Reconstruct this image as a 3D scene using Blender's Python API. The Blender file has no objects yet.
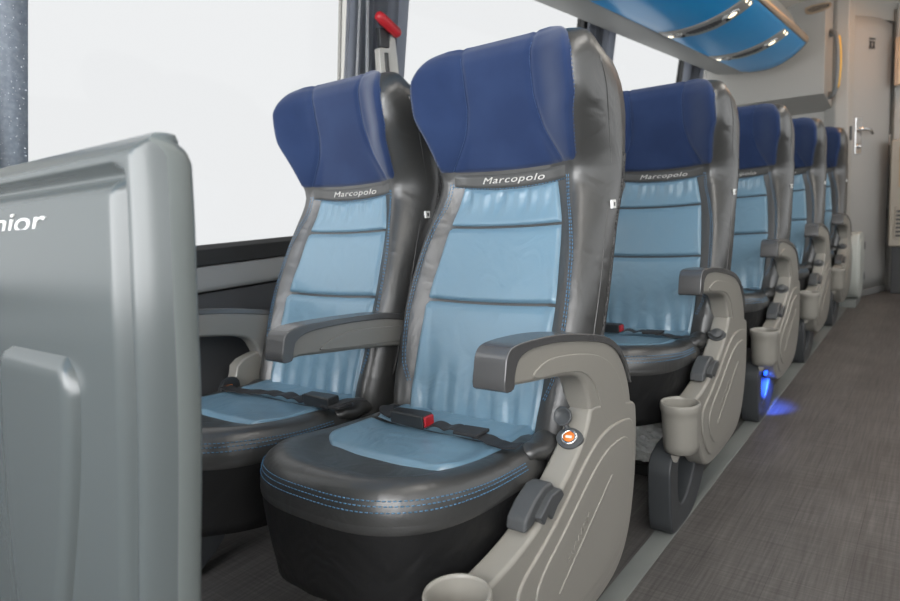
import bpy, bmesh, math, random
import numpy as np
from mathutils import Vector, Matrix
random.seed(7)
SC = bpy.context.scene
COL = SC.collection
PI = math.pi

# ------------------------------------------------------------------ materials
def mat(name, col, rough=.5, metal=0, bump=None, spec=.5, sheen=0, emis=None, estr=0, var=None, coat=0, fold=None):
    m = bpy.data.materials.new(name); m.use_nodes = True
    nt = m.node_tree; b = nt.nodes['Principled BSDF']
    b.inputs['Base Color'].default_value = (*col, 1)
    b.inputs['Roughness'].default_value = rough
    b.inputs['Metallic'].default_value = metal
    b.inputs['Specular IOR Level'].default_value = spec
    b.inputs['Sheen Weight'].default_value = sheen
    b.inputs['Coat Weight'].default_value = coat
    if emis:
        b.inputs['Emission Color'].default_value = (*emis, 1)
        b.inputs['Emission Strength'].default_value = estr
    tc = nt.nodes.new('ShaderNodeTexCoord')
    if bump:
        n = nt.nodes.new('ShaderNodeTexNoise'); n.inputs['Scale'].default_value = bump[0]; n.inputs['Detail'].default_value = 3
        bp = nt.nodes.new('ShaderNodeBump'); bp.inputs['Strength'].default_value = bump[1]; bp.inputs['Distance'].default_value = bump[2]
        nt.links.new(tc.outputs['Object'], n.inputs['Vector'])
        nt.links.new(n.outputs['Fac'], bp.inputs['Height'])
        nt.links.new(bp.outputs['Normal'], b.inputs['Normal'])
    if fold:
        n4 = nt.nodes.new('ShaderNodeTexNoise'); n4.inputs['Scale'].default_value = fold[0]; n4.inputs['Detail'].default_value = 2; n4.inputs['Distortion'].default_value = 1.2
        b4 = nt.nodes.new('ShaderNodeBump'); b4.inputs['Strength'].default_value = fold[1]; b4.inputs['Distance'].default_value = fold[2]
        nt.links.new(tc.outputs['Object'], n4.inputs['Vector']); nt.links.new(n4.outputs['Fac'], b4.inputs['Height'])
        if bump: nt.links.new(b4.outputs['Normal'], bp.inputs['Normal'])
        else: nt.links.new(b4.outputs['Normal'], b.inputs['Normal'])
    if var:   # (scale, colour2, low, high)
        n2 = nt.nodes.new('ShaderNodeTexNoise'); n2.inputs['Scale'].default_value = var[0]; n2.inputs['Detail'].default_value = 4
        r = nt.nodes.new('ShaderNodeValToRGB')
        r.color_ramp.elements[0].position = var[2]; r.color_ramp.elements[0].color = (*col, 1)
        r.color_ramp.elements[1].position = var[3]; r.color_ramp.elements[1].color = (*var[1], 1)
        nt.links.new(tc.outputs['Object'], n2.inputs['Vector'])
        nt.links.new(n2.outputs['Fac'], r.inputs['Fac'])
        nt.links.new(r.outputs['Color'], b.inputs['Base Color'])
    return m

M = {}
M['leather'] = mat('charcoal_leather', (.040, .040, .039), .37, bump=(220, .10, .002), spec=1.0, fold=(11, .2, .02))
M['skirt'] = mat('black_leather', (.010, .010, .0105), .5, bump=(60, .2, .004), spec=.4, fold=(9, .4, .02))
M['blue'] = mat('light_blue_leather', (.155, .265, .35), .31, bump=(180, .10, .002), spec=.8, fold=(12, .25, .015))
M['navy'] = mat('navy_velour', (.011, .027, .085), .8, bump=(500, .25, .001), spec=.2, sheen=.32, var=(9, (.017, .037, .105), .35, .65))
M['strip'] = mat('grey_leather', (.075, .075, .073), .38, bump=(220, .12, .002))
M['stitch'] = mat('blue_thread', (.10, .25, .42), .6)
M['thread'] = mat('dark_navy_thread', (.05, .09, .2), .7)
M['letter'] = mat('silver_embroidery', (.62, .60, .57), .4)
M['carpet'] = mat('speckled_grey_carpet', (.025, .025, .025), .95, bump=(300, .5, .003), spec=.1, var=(260, (.17, .17, .17), .42, .66))
M['plastic'] = mat('warm_grey_plastic', (.28, .267, .238), .3, bump=(420, .08, .001), spec=.5)
M['plastic2'] = mat('mid_grey_plastic', (.20, .196, .184), .36, bump=(420, .08, .001))
M['cap'] = mat('graphite_cap', (.17, .17, .172), .27, metal=.6, bump=(300, .05, .001))
M['lever'] = mat('slate_plastic', (.07, .074, .077), .42)
M['dark'] = mat('dark_plastic', (.03, .032, .034), .4)
M['pedestal'] = mat('dark_grey_pedestal', (.048, .052, .056), .42, bump=(200, .05, .001))
M['belt'] = mat('black_webbing', (.028, .028, .03), .6, bump=(500, .4, .001))
M['buckle'] = mat('buckle_plastic', (.024, .026, .028), .4, bump=(400, .08, .001))
M['red'] = mat('red_plastic', (.45, .02, .028), .35)
M['orange'] = mat('orange_plastic', (.85, .22, .03), .4)
M['white'] = mat('white_plastic', (.75, .75, .73), .4)
M['chrome'] = mat('chrome_metal', (.7, .7, .7), .2, metal=1)
M['shell'] = mat('satin_grey_shell', (.082, .094, .095), .24, bump=(160, .06, .001), spec=.6)
M['shelledge'] = mat('pale_grey_edge', (.15, .17, .167), .4)
M['wallgrey'] = mat('grey_wall_panel', (.05, .052, .056), .6, bump=(300, .1, .001))
M['ledge'] = mat('grey_ledge', (.18, .185, .185), .5)
M['gasket'] = mat('black_rubber', (.02, .02, .02), .6)
M['pillar'] = mat('beige_grey_pillar', (.42, .41, .38), .5)
M['curtain'] = mat('dark_grey_curtain', (.12, .125, .135), .85, bump=(400, .3, .001), sheen=.15)
def translucent(m, col, fac):
    nt = m.node_tree; b = nt.nodes['Principled BSDF']; o = [n for n in nt.nodes if n.type == 'OUTPUT_MATERIAL'][0]
    t = nt.nodes.new('ShaderNodeBsdfTranslucent'); t.inputs['Color'].default_value = (*col, 1)
    mx = nt.nodes.new('ShaderNodeMixShader'); mx.inputs[0].default_value = fac
    nt.links.new(b.outputs[0], mx.inputs[1]); nt.links.new(t.outputs[0], mx.inputs[2]); nt.links.new(mx.outputs[0], o.inputs['Surface'])
translucent(M['curtain'], (.72, .75, .82), .55)
M['lining'] = mat('curtain_lining', (.33, .34, .35), .8)
M['rack'] = mat('rack_grey', (.33, .33, .315), .5)
M['rackblue'] = mat('rack_blue_panel', (.015, .33, .72), .3, spec=.35)
M['rail'] = mat('rail_bronze', (.42, .34, .26), .28, metal=.7)
M['unit'] = mat('service_unit_grey', (.30, .29, .27), .35)
M['grille'] = mat('speaker_grille', (.05, .05, .05), .6)
M['lamp'] = mat('warm_lamp', (1, .9, .7), .4, emis=(1, .86, .6), estr=1.9)
M['endwall'] = mat('end_wall_grey', (.31, .305, .285), .45, bump=(8, .05, .01))
M['door'] = mat('door_grey', (.30, .30, .29), .38, spec=.5)
M['ceil'] = mat('ceiling_cream', (.55, .52, .47), .6)
M['yellow'] = mat('yellow_stripe', (.75, .42, .03), .4)
M['brown'] = mat('brown_panel', (.34, .25, .17), .4)
M['beige'] = mat('beige_cabinet', (.30, .275, .23), .5)
M['bin'] = mat('pale_cabinet', (.45, .47, .44), .45)
M['trim'] = mat('floor_trim_grey', (.17, .18, .172), .5, var=(5, (.20, .21, .20), .35, .65))
M['led'] = mat('blue_led', (.05, .15, .9), .4, emis=(.01, .09, 1), estr=3)

def glass_mat():
    m = bpy.data.materials.new('window_glass'); m.use_nodes = True; nt = m.node_tree; nt.nodes.clear()
    o = nt.nodes.new('ShaderNodeOutputMaterial'); mx = nt.nodes.new('ShaderNodeMixShader')
    t = nt.nodes.new('ShaderNodeBsdfTransparent'); t.inputs['Color'].default_value = (.466, .469, .469, 1)
    g = nt.nodes.new('ShaderNodeBsdfGlossy'); g.inputs['Roughness'].default_value = .02
    mx.inputs[0].default_value = .012
    nt.links.new(t.outputs[0], mx.inputs[1]); nt.links.new(g.outputs[0], mx.inputs[2]); nt.links.new(mx.outputs[0], o.inputs[0])
    return m
M['glass'] = glass_mat()

def bag_mat():
    m = bpy.data.materials.new('clear_polythene'); m.use_nodes = True; nt = m.node_tree; nt.nodes.clear()
    o = nt.nodes.new('ShaderNodeOutputMaterial'); mx = nt.nodes.new('ShaderNodeMixShader')
    t = nt.nodes.new('ShaderNodeBsdfTransparent'); g = nt.nodes.new('ShaderNodeBsdfPrincipled')
    g.inputs['Base Color'].default_value = (.95, .97, .95, 1); g.inputs['Roughness'].default_value = .1
    mx.inputs[0].default_value = .72
    nt.links.new(t.outputs[0], mx.inputs[1]); nt.links.new(g.outputs[0], mx.inputs[2]); nt.links.new(mx.outputs[0], o.inputs[0])
    return m
M['bag'] = bag_mat()

def floor_mat(name, base, dark, light):
    m = bpy.data.materials.new(name); m.use_nodes = True; nt = m.node_tree; b = nt.nodes['Principled BSDF']
    tc = nt.nodes.new('ShaderNodeTexCoord')
    # plank layout, planks run along Y
    mp = nt.nodes.new('ShaderNodeMapping'); mp.inputs['Rotation'].default_value = (0, 0, PI/2)
    br = nt.nodes.new('ShaderNodeTexBrick')
    br.inputs['Scale'].default_value = 1; br.inputs['Brick Width'].default_value = .9; br.inputs['Row Height'].default_value = .15
    br.inputs['Mortar Size'].default_value = .0008; br.inputs['Color1'].default_value = (*base, 1)
    br.inputs['Color2'].default_value = (*light, 1); br.inputs['Mortar'].default_value = (*[c*1.0 for c in dark], 1)
    nt.links.new(tc.outputs['Object'], mp.inputs['Vector']); nt.links.new(mp.outputs['Vector'], br.inputs['Vector'])
    mp2 = nt.nodes.new('ShaderNodeMapping'); mp2.inputs['Scale'].default_value = (150, 5, 1)
    n = nt.nodes.new('ShaderNodeTexNoise'); n.inputs['Scale'].default_value = 1; n.inputs['Detail'].default_value = 5
    nt.links.new(tc.outputs['Object'], mp2.inputs['Vector']); nt.links.new(mp2.outputs['Vector'], n.inputs['Vector'])
    mpb = nt.nodes.new('ShaderNodeMapping'); mpb.inputs['Scale'].default_value = (5, 170, 1)
    nb = nt.nodes.new('ShaderNodeTexNoise'); nb.inputs['Scale'].default_value = 1; nb.inputs['Detail'].default_value = 4
    nt.links.new(tc.outputs['Object'], mpb.inputs['Vector']); nt.links.new(mpb.outputs['Vector'], nb.inputs['Vector'])
    n3 = nt.nodes.new('ShaderNodeTexNoise'); n3.inputs['Scale'].default_value = 3.5; n3.inputs['Detail'].default_value = 3
    nt.links.new(tc.outputs['Object'], n3.inputs['Vector'])
    def ramp(src, lo, hi, a, c):
        r = nt.nodes.new('ShaderNodeValToRGB'); r.color_ramp.elements[0].position = lo; r.color_ramp.elements[1].position = hi
        r.color_ramp.elements[0].color = (a, a, a, 1); r.color_ramp.elements[1].color = (c, c, c, 1)
        nt.links.new(src, r.inputs['Fac']); return r.outputs['Color']
    def mul(a, c):
        x = nt.nodes.new('ShaderNodeMix'); x.data_type = 'RGBA'; x.blend_type = 'MULTIPLY'; x.inputs[0].default_value = 1
        nt.links.new(a, x.inputs[6]); nt.links.new(c, x.inputs[7]); return x.outputs[2]
    c = mul(br.outputs['Color'], ramp(n.outputs['Fac'], .3, .7, .68, 1.18))
    c = mul(c, ramp(nb.outputs['Fac'], .3, .7, .78, 1.15))
    c = mul(c, ramp(n3.outputs['Fac'], .3, .7, .85, 1.12))
    nt.links.new(c, b.inputs['Base Color'])
    b.inputs['Roughness'].default_value = .48; b.inputs['Specular IOR Level'].default_value = .35
    bp = nt.nodes.new('ShaderNodeBump'); bp.inputs['Strength'].default_value = .15; bp.inputs['Distance'].default_value = .001
    nt.links.new(n.outputs['Fac'], bp.inputs['Height']); nt.links.new(bp.outputs['Normal'], b.inputs['Normal'])
    return m
M['floor'] = floor_mat('grey_wood_vinyl', (.098, .092, .089), (.074, .069, .067), (.118, .111, .106))

# ------------------------------------------------------------------ helpers
def link(name, me, m=None, parent=None, smooth=True):
    if m is not None:
        for x in (m if isinstance(m, (list, tuple)) else [m]): me.materials.append(x)
    if smooth:
        me.polygons.foreach_set('use_smooth', [True]*len(me.polygons))
    me.update()
    o = bpy.data.objects.new(name, me); COL.objects.link(o)
    if parent is not None: o.parent = parent
    return o

def obj(name, V, F, m=None, parent=None, smooth=True, bevel=0, seg=3, sub=0, ang=35):
    me = bpy.data.meshes.new(name); me.from_pydata([tuple(map(float, v)) for v in V], [], F); me.validate()
    bm = bmesh.new(); bm.from_mesh(me); bmesh.ops.recalc_face_normals(bm, faces=bm.faces); bm.to_mesh(me); bm.free()
    o = link(name, me, m, parent, smooth)
    if bevel:
        md = o.modifiers.new('bevel', 'BEVEL'); md.width = bevel; md.segments = seg; md.limit_method = 'ANGLE'
        md.angle_limit = math.radians(ang); md.harden_normals = True
    if sub:
        md = o.modifiers.new('sub', 'SUBSURF'); md.levels = sub; md.render_levels = sub
    return o

def empty(name, loc=(0, 0, 0), rz=0):
    o = bpy.data.objects.new(name, None); COL.objects.link(o); o.location = loc; o.rotation_euler = (0, 0, rz)
    o.empty_display_size = .1
    return o
def tag(o, label, cat, group=None, kind=None):
    o['label'] = label; o['category'] = cat
    if group: o['group'] = group
    if kind: o['kind'] = kind
    return o
def struct(o): o['kind'] = 'structure'; return o

def pchip(tab):
    xs = np.array([t[0] for t in tab], float); ys = np.array([t[1] for t in tab], float)
    h = np.diff(xs); d = np.diff(ys)/h; n = len(xs); s = np.zeros(n)
    for i in range(1, n-1):
        if d[i-1]*d[i] > 0: s[i] = 2*d[i-1]*d[i]/(d[i-1]+d[i])
    s[0] = d[0]; s[-1] = d[-1]
    def f(x):
        x = min(max(x, xs[0]), xs[-1]); i = min(int(np.searchsorted(xs, x, 'right'))-1, n-2); i = max(i, 0)
        t = (x-xs[i])/h[i]; a = 1-t
        return float((1+2*t)*a*a*ys[i]+t*a*a*h[i]*s[i]+t*t*(3-2*t)*ys[i+1]+t*t*(t-1)*h[i]*s[i+1])
    return f
def sst(a, b, x):
    t = min(max((x-a)/(b-a), 0), 1); return t*t*(3-2*t)

def grid(nu, nv, fn, closed_u=False):
    V = []; F = []
    for j in range(nv+1):
        for i in range(nu if closed_u else nu+1):
            V.append(fn(i/nu, j/nv))
    w = nu if closed_u else nu+1
    for j in range(nv):
        for i in range(nu):
            i2 = (i+1) % w if closed_u else i+1
            F.append((j*w+i, j*w+i2, (j+1)*w+i2, (j+1)*w+i))
    return V, F

def rings(R, cap0=True, cap1=True):
    n = len(R[0]); V = [p for r in R for p in r]; F = []
    for j in range(len(R)-1):
        for i in range(n):
            k = (i+1) % n
            F.append((j*n+i, j*n+k, (j+1)*n+k, (j+1)*n+i))
    if cap0: F.append(tuple(range(n)))
    if cap1: F.append(tuple(range((len(R)-1)*n, len(R)*n)))
    return V, F

def smooth_poly(P, n=4, closed=True):
    out = []; N = len(P); P = [Vector(p) for p in P]
    for i in range(N if closed else N-1):
        g = (lambda k: P[k % N]) if closed else (lambda k: P[min(max(k, 0), N-1)])
        p0, p1, p2, p3 = g(i-1), g(i), g(i+1), g(i+2)
        for k in range(n):
            t = k/n
            out.append(.5*((2*p1)+(p2-p0)*t+(2*p0-5*p1+4*p2-p3)*t*t+(3*p1-p0-3*p2+p3)*t*t*t))
    if not closed: out.append(P[-1])
    return [tuple(p) for p in out]

def chaikin(P, it=2, closed=True):
    for _ in range(it):
        Q = []; N = len(P)
        for i in range(N if closed else N-1):
            a, b = np.array(P[i]), np.array(P[(i+1) % N])
            Q += [tuple(a*.75+b*.25), tuple(a*.25+b*.75)]
        P = Q
    return P

def slab(name, poly, x0, x1, m, parent=None, bevel=.006, seg=3, axis='x', ang=35):
    """poly in (y,z) extruded along x (or in (x,z) along y, or (x,y) along z)"""
    def v(p, t):
        return {'x': (t, p[0], p[1]), 'y': (p[0], t, p[1]), 'z': (p[0], p[1], t)}[axis]
    n = len(poly); V = [v(p, x0) for p in poly]+[v(p, x1) for p in poly]
    F = [tuple(range(n)), tuple(range(n, 2*n))]+[(i, (i+1) % n, n+(i+1) % n, n+i) for i in range(n)]
    return obj(name, V, F, m, parent, True, bevel, seg, ang=ang)

def box(name, lo, hi, m, parent=None, bevel=.004, seg=2):
    return slab(name, [(lo[1], lo[2]), (hi[1], lo[2]), (hi[1], hi[2]), (lo[1], hi[2])], lo[0], hi[0], m, parent, bevel, seg)

def tube_vf(pts, r, n=8, caps=True):
    pts = [Vector(p) for p in pts]; R = []
    up = None
    for i, p in enumerate(pts):
        d = (pts[min(i+1, len(pts)-1)]-pts[max(i-1, 0)]).normalized()
        if up is None:
            up = Vector((0, 0, 1)) if abs(d.z) < .9 else Vector((1, 0, 0))
        s = d.cross(up).normalized(); up = s.cross(d).normalized()
        rr = r[i] if isinstance(r, (list, tuple)) else r
        R.append([tuple(p+s*math.cos(a)*rr+up*math.sin(a)*rr) for a in [2*PI*k/n for k in range(n)]])
    return rings(R, caps, caps)
def tube(name, pts, r, m, parent=None, n=10): return obj(name, *tube_vf(pts, r, n), m, parent)

def ribbon(name, pts, nrm, w, th, m, parent=None):
    """strap following pts; w vector-wise width direction from nrm x tangent"""
    R = []; P = [Vector(p) for p in pts]
    for i, p in enumerate(P):
        d = (P[min(i+1, len(P)-1)]-P[max(i-1, 0)]).normalized(); nn = Vector(nrm[i] if isinstance(nrm, list) else nrm).normalized()
        s = d.cross(nn).normalized(); nn = s.cross(d)
        R.append([tuple(p+s*a*w/2+nn*b*th/2) for a, b in ((-1, -1), (1, -1), (1, 1), (-1, 1))])
    return obj(name, *rings(R), m, parent, True, .0006, 1)

def lathe(name, prof, c, m, parent=None, n=32, axis='z'):
    R = []
    for r, z in prof:
        ring = []
        for k in range(n):
            a = 2*PI*k/n
            if axis == 'z': ring.append((c[0]+r*math.cos(a), c[1]+r*math.sin(a), c[2]+z))
            elif axis == 'x': ring.append((c[0]+z, c[1]+r*math.cos(a), c[2]+r*math.sin(a)))
            else: ring.append((c[0]+r*math.cos(a), c[1]+z, c[2]+r*math.sin(a)))
        R.append(ring)
    return obj(name, *rings(R, True, True), m, parent)

def stitches(name, path, m, parent, L=.0052, gap=.0032, r=.0008, lift=.0005):
    """short thread dashes along a polyline; path = list of (point, normal)"""
    pts = [Vector(p) for p, _ in path]; nr = [Vector(n).normalized() for _, n in path]
    seg = [(pts[i+1]-pts[i]).length for i in range(len(pts)-1)]; tot = sum(seg)
    def at(s):
        for i, l in enumerate(seg):
            if s <= l or i == len(seg)-1:
                t = min(s/max(l, 1e-9), 1); return pts[i].lerp(pts[i+1], t), nr[i].lerp(nr[i+1], t)
            s -= l
    V = []; F = []; s = 0
    while s+L < tot:
        a, na = at(s); b, nb = at(s+L); d = (b-a).normalized(); sd = d.cross(na).normalized(); k = len(V)
        for p, nn in ((a, na), (b, nb)):
            for x, y in ((-1, -.6), (1, -.6), (.6, 1), (-.6, 1)):
                V.append(tuple(p+sd*x*r+nn*(y*r+lift)))
        F += [(k, k+1, k+2, k+3), (k+4, k+5, k+6, k+7)]+[(k+i, k+(i+1) % 4, k+4+(i+1) % 4, k+4+i) for i in range(4)]
        s += L+gap
    return obj(name, V, F, m, parent)

def text(name, body, size, M4, m, parent=None, ext=.0006, sx=1.25, shear=.25, bold=.0, spacing=1.0):
    cu = bpy.data.curves.new('t', 'FONT'); cu.body = body; cu.size = size; cu.extrude = ext; cu.shear = shear
    cu.align_x = 'CENTER'; cu.align_y = 'CENTER'; cu.offset = bold; cu.space_character = spacing
    t = bpy.data.objects.new('t', cu); COL.objects.link(t)
    bpy.context.view_layer.update()
    me = bpy.data.meshes.new_from_object(t.evaluated_get(bpy.context.evaluated_depsgraph_get()))
    bpy.data.objects.remove(t)
    me.transform(Matrix.Diagonal((sx, 1, 1, 1))); me.transform(M4)
    me.name = name
    return link(name, me, m, parent, False)

def copy_tree(o, parent=None):
    c = o.copy(); COL.objects.link(c)
    if parent is not None: c.parent = parent
    for ch in list(o.children): copy_tree(ch, c)
    return c

# ------------------------------------------------------------------ the seat
# local frame: x across (+ towards aisle), y towards the rear, z up from floor; y is measured from camera's cross line
W = pchip([(.36, .203), (.45, .214), (.55, .221), (.68, .223), (.80, .211), (.90, .190), (.945, .184), (1.0, .191), (1.06, .203), (1.11, .216), (1.17, .214), (1.20, .205), (1.216, .196), (1.228, .18), (1.235, .15)])
YC = pchip([(.36, 1.045), (.45, 1.06), (.55, 1.098), (.68, 1.150), (.80, 1.205), (.90, 1.250), (.95, 1.261), (1.0, 1.256), (1.08, 1.242), (1.16, 1.229), (1.20, 1.226), (1.22, 1.232), (1.235, 1.247)])
BF = pchip([(.36, .02), (.5, .03), (.7, .034), (.85, .034), (.95, .022), (1.02, .038), (1.10, .056), (1.17, .052), (1.21, .032), (1.235, .012)])
S0 = pchip([(.36, .58), (.88, .66), (.96, .60), (1.05, .42), (1.24, .42)])
WB = pchip([(.36, .205), (.45, .216), (.55, .222), (.70, .224), (.90, .217), (1.0, .214), (1.11, .217), (1.17, .214), (1.20, .205), (1.216, .196), (1.228, .18), (1.235, .15)])
YB = pchip([(.36, 1.13), (.48, 1.175), (.62, 1.236), (.82, 1.316), (.92, 1.372), (1.0, 1.40), (1.06, 1.405), (1.12, 1.388), (1.17, 1.342), (1.20, 1.285), (1.22, 1.266), (1.235, 1.256)])
ZT = 1.235
def YF(u, z):
    w = W(z); s = abs(u)/w
    e = min(max((s-.88)/.12, 0), 1)
    return YC(z) - BF(z)*sst(S0(z), .95, s) + .016*e*e

def back_rows():
    return [.36+(.90-.36)*i/14 for i in range(14)]+[.90+(1.19-.90)*i/14 for i in range(14)]+[1.19, 1.20, 1.209, 1.217, 1.224, 1.23, 1.2335, 1.235]

def make_back(root):
    R = []
    for z in back_rows():
        w = W(z); yb = YB(z); ys = YF(w, z); ring = []
        for i in range(29):
            u = w*(-1+2*i/28); ring.append((u, YF(u, z), z))
        d = yb-ys
        v = WB(z); sd = [(w*.75+v*.25+.009, ys+.12*d), (w*.3+v*.7+.014, ys+.35*d), (v+.016, ys+.64*d), (v+.010, ys+.87*d), (v-.018, ys+.985*d)]
        for a, b in sd: ring.append((a, b, z))
        for i in range(1, 8):
            u = (v-.05)*(1-2*i/8); ring.append((u, yb, z))
        for a, b in reversed(sd): ring.append((-a, b, z))
        R.append(ring)
    back = obj('backrest', *rings(R), M['leather'], root)
    # speckled rear cover
    R = []
    for z in [z for z in back_rows() if z <= 1.0]:
        w = WB(z); yb = YB(z); ys = YF(W(z), z); d = yb-ys
        fr = [(-w-.0165, ys+.72*d), (-w-.010, ys+.90*d), (-w+.015, yb+.003), (0, yb+.006), (w-.015, yb+.003), (w+.010, ys+.90*d), (w+.0165, ys+.72*d)]
        R.append([(a, b, z) for a, b in fr]+[(a*.9, b-.012, z) for a, b in reversed(fr)])
    obj('rear_cover', *rings(R), M['carpet'], root)

    def patch(name, z0f, z1f, half, m, puff, nu, nv, extra=None, edge=.012, parent=back):
        def f(a, b):
            z0 = z0f(a); z1 = z1f(a); z = z0+(z1-z0)*b
            h = half(z); u = h*(2*a-1)
            dl = min((1-abs(2*a-1))*h, b*(z1-z0), (1-b)*(z1-z0))
            t = min(max(dl/edge, 0), 1); off = -.003+(puff+.003)*math.sqrt(max(1-(1-t)**2, 0))
            if extra: off = max(off+extra(u, z, a, b)*t, .002*t-.003*(1-t))
            return (u, YF(u, z)-off, z)
        return obj(name, *grid(nu, nv, f), m, parent)
    # head cover in navy velour, wraps over the top
    def seam_s(z):   # |u| of the curved seams
        return pchip([(.955, .155), (1.0, .128), (1.06, .098), (1.12, .086), (1.18, .086), (1.24, .095)])(z)
    def zbot(a): return .972-.008*(1-(2*a-1)**2)
    def hext(u, z, a, b):
        return -.006*math.exp(-((abs(u)-seam_s(z))/.005)**2)
    def hf(a, b):
        z0 = zbot(a); z = z0+(ZT-z0)*(1-(1-b)**1.35)
        h = W(z)*.945; u = h*(2*a-1)
        dl = min((1-abs(2*a-1))*h, (z-z0)); t = min(max(dl/.012, 0), 1)
        top = sst(1.195, 1.235, z)
        off = -.003+.010*math.sqrt(max(1-(1-t)**2, 0)); off += hext(u, z, a, b)*t*(1-.5*top)
        return (u, YF(u, z)-off*(1-top), z+off*top)
    hv, hF = grid(72, 60, hf)
    # turn the cover over the crest
    n = 73; base = len(hv)
    for k, (dy, dz) in enumerate([(.010, .001), (.02, -.004), (.03, -.016)]):
        for i in range(n):
            p = hv[60*n+i]; hv.append((p[0]*.99, p[1]+dy, p[2]+dz))
    for k in range(3):
        for i in range(n-1):
            a = 60*n+k*n+i; hF.append((a, a+1, a+n+1, a+n))
    hc = obj('headrest_cover', hv, hF, M['navy'], back)
    for sgn in (-1, 1):
        path = []
        for i in range(40):
            z = .975+(1.222-.975)*i/39; u = sgn*seam_s(z); path.append(((u, YF(u, z)-.0035, z), (0, -1, .1)))
        stitches('seam', path, M['thread'], hc, .006, .0008, .0007, 0)
        path = []
        for i in range(50):
            z = .985+(1.2-.985)*i/49; u = sgn*W(z)*.945; path.append(((u, YF(u, z)-.001, z), (sgn*.7, -.7, 0)))
        stitches('edge_stitching', path, M['thread'], hc, .005, .003, .0008, .0008)
    # grey logo strip
    patch('logo_strip', lambda a: .924+.012*(2*a-1)**2, lambda a: .969-.008*(1-(2*a-1)**2), lambda z: .150, M['strip'], .005, 24, 6, edge=.008)
    y = YF(0, .946)-.0068
    text('lettering', 'Marcopolo', .0205, Matrix.Translation((.010, y, .9455)) @ Matrix.Rotation(PI/2, 4, 'X'), M['letter'], back, .0007, 1.62, .3, 0, 1.12)
    # light blue centre pads
    half = pchip([(.43, .158), (.52, .166), (.66, .168), (.78, .156), (.84, .147), (.925, .125)])
    rnd = [(random.uniform(.0, 1), random.uniform(.010, .03), random.uniform(-1, 1)) for _ in range(14)]
    def wr_top(u, z, a, b):
        s = 0
        for c, wd, am in rnd:
            x = (a-c)*.24; s += am*math.exp(-(x/wd*1.6)**2)
        return (.0048*s+.0026*math.cos(u*2*PI/.031+math.sin(z*40)))*sst(.852, .915, z) - .001
    def wr_low(u, z, a, b):
        return .0048*math.cos(u*2*PI/.055+z*9)*sst(.60, .47, z)*(.4+.6*abs(2*a-1)) + .0018*math.sin(z*55+u*30)*sst(.06, .0, half(z)-abs(u))
    def wr_mid(u, z, a, b):
        return .0016*math.sin(z*70+u*38)*sst(.05, .0, half(z)-abs(u))
    p1 = lambda a: .845-.004*(1-(2*a-1)**2)
    p2 = lambda a: .684-.004*(1-(2*a-1)**2)
    patch('upper_pad', lambda a: p1(a)+.0012, lambda a: .925+.010*(2*a-1)**2, half, M['blue'], .011, 60, 20, wr_top)
    patch('middle_pad', lambda a: p2(a)+.0012, lambda a: p1(a)-.0012, half, M['blue'], .012, 50, 24, wr_mid)
    patch('lower_pad', lambda a: .43, lambda a: p2(a)-.0012, half, M['blue'], .013, 60, 30, wr_low)
    # contrast stitching down both bolsters
    for sgn in (-1, 1):
        for dx in (0, .006):
            path = []
            zz = [.945-.0075*i for i in range(60)]
            for z in zz:
                u = sgn*(pchip([(.50, .166), (.56, .190), (.66, .198), (.78, .190), (.86, .170), (.90, .155), (.95, .147)])(z)+dx)
                path.append(((u, YF(u, z), z), (0, -1, .2)))
            stitches('bolster_stitching', path, M['stitch'], back)
        path = []
        for i in range(30):
            z = .926+.012*(1-i/29)**2 if sgn < 0 else .926+.012*(i/29)**2
            u = (-.148+.148*i/29) if sgn < 0 else .148*i/29
            path.append(((u, YF(u, z)-.003, z), (0, -1, 0)))
        stitches('strip_stitching', path, M['stitch'], back)
    # little woven size tag on the side
    for sgn in (1,):
        w = WB(.875)+.0015; ys = YF(W(.875), .875); d = YB(.875)-ys
        t = box('fabric_tag', (w+.0095, ys+.44*d, .868), (w+.0158, ys+.44*d+.017, .886), M['white'], back, .0008, 1)
        box('tag_print', (w+.0156, ys+.44*d+.005, .873), (w+.0164, ys+.44*d+.012, .881), M['dark'], t, .0008, 1)
    # side seam piping
    for sgn in (-1, 1):
        path = []
        for i in range(46):
            z = .50+(1.17-.50)*i/45; w = W(z)*.3+WB(z)*.7; ys = YF(W(z), z); d = YB(z)-ys
            path.append((sgn*(w+.0145), ys+.40*d, z))
        tube('side_piping', path, .0016, M['leather'], back, 6)
    return back

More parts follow.
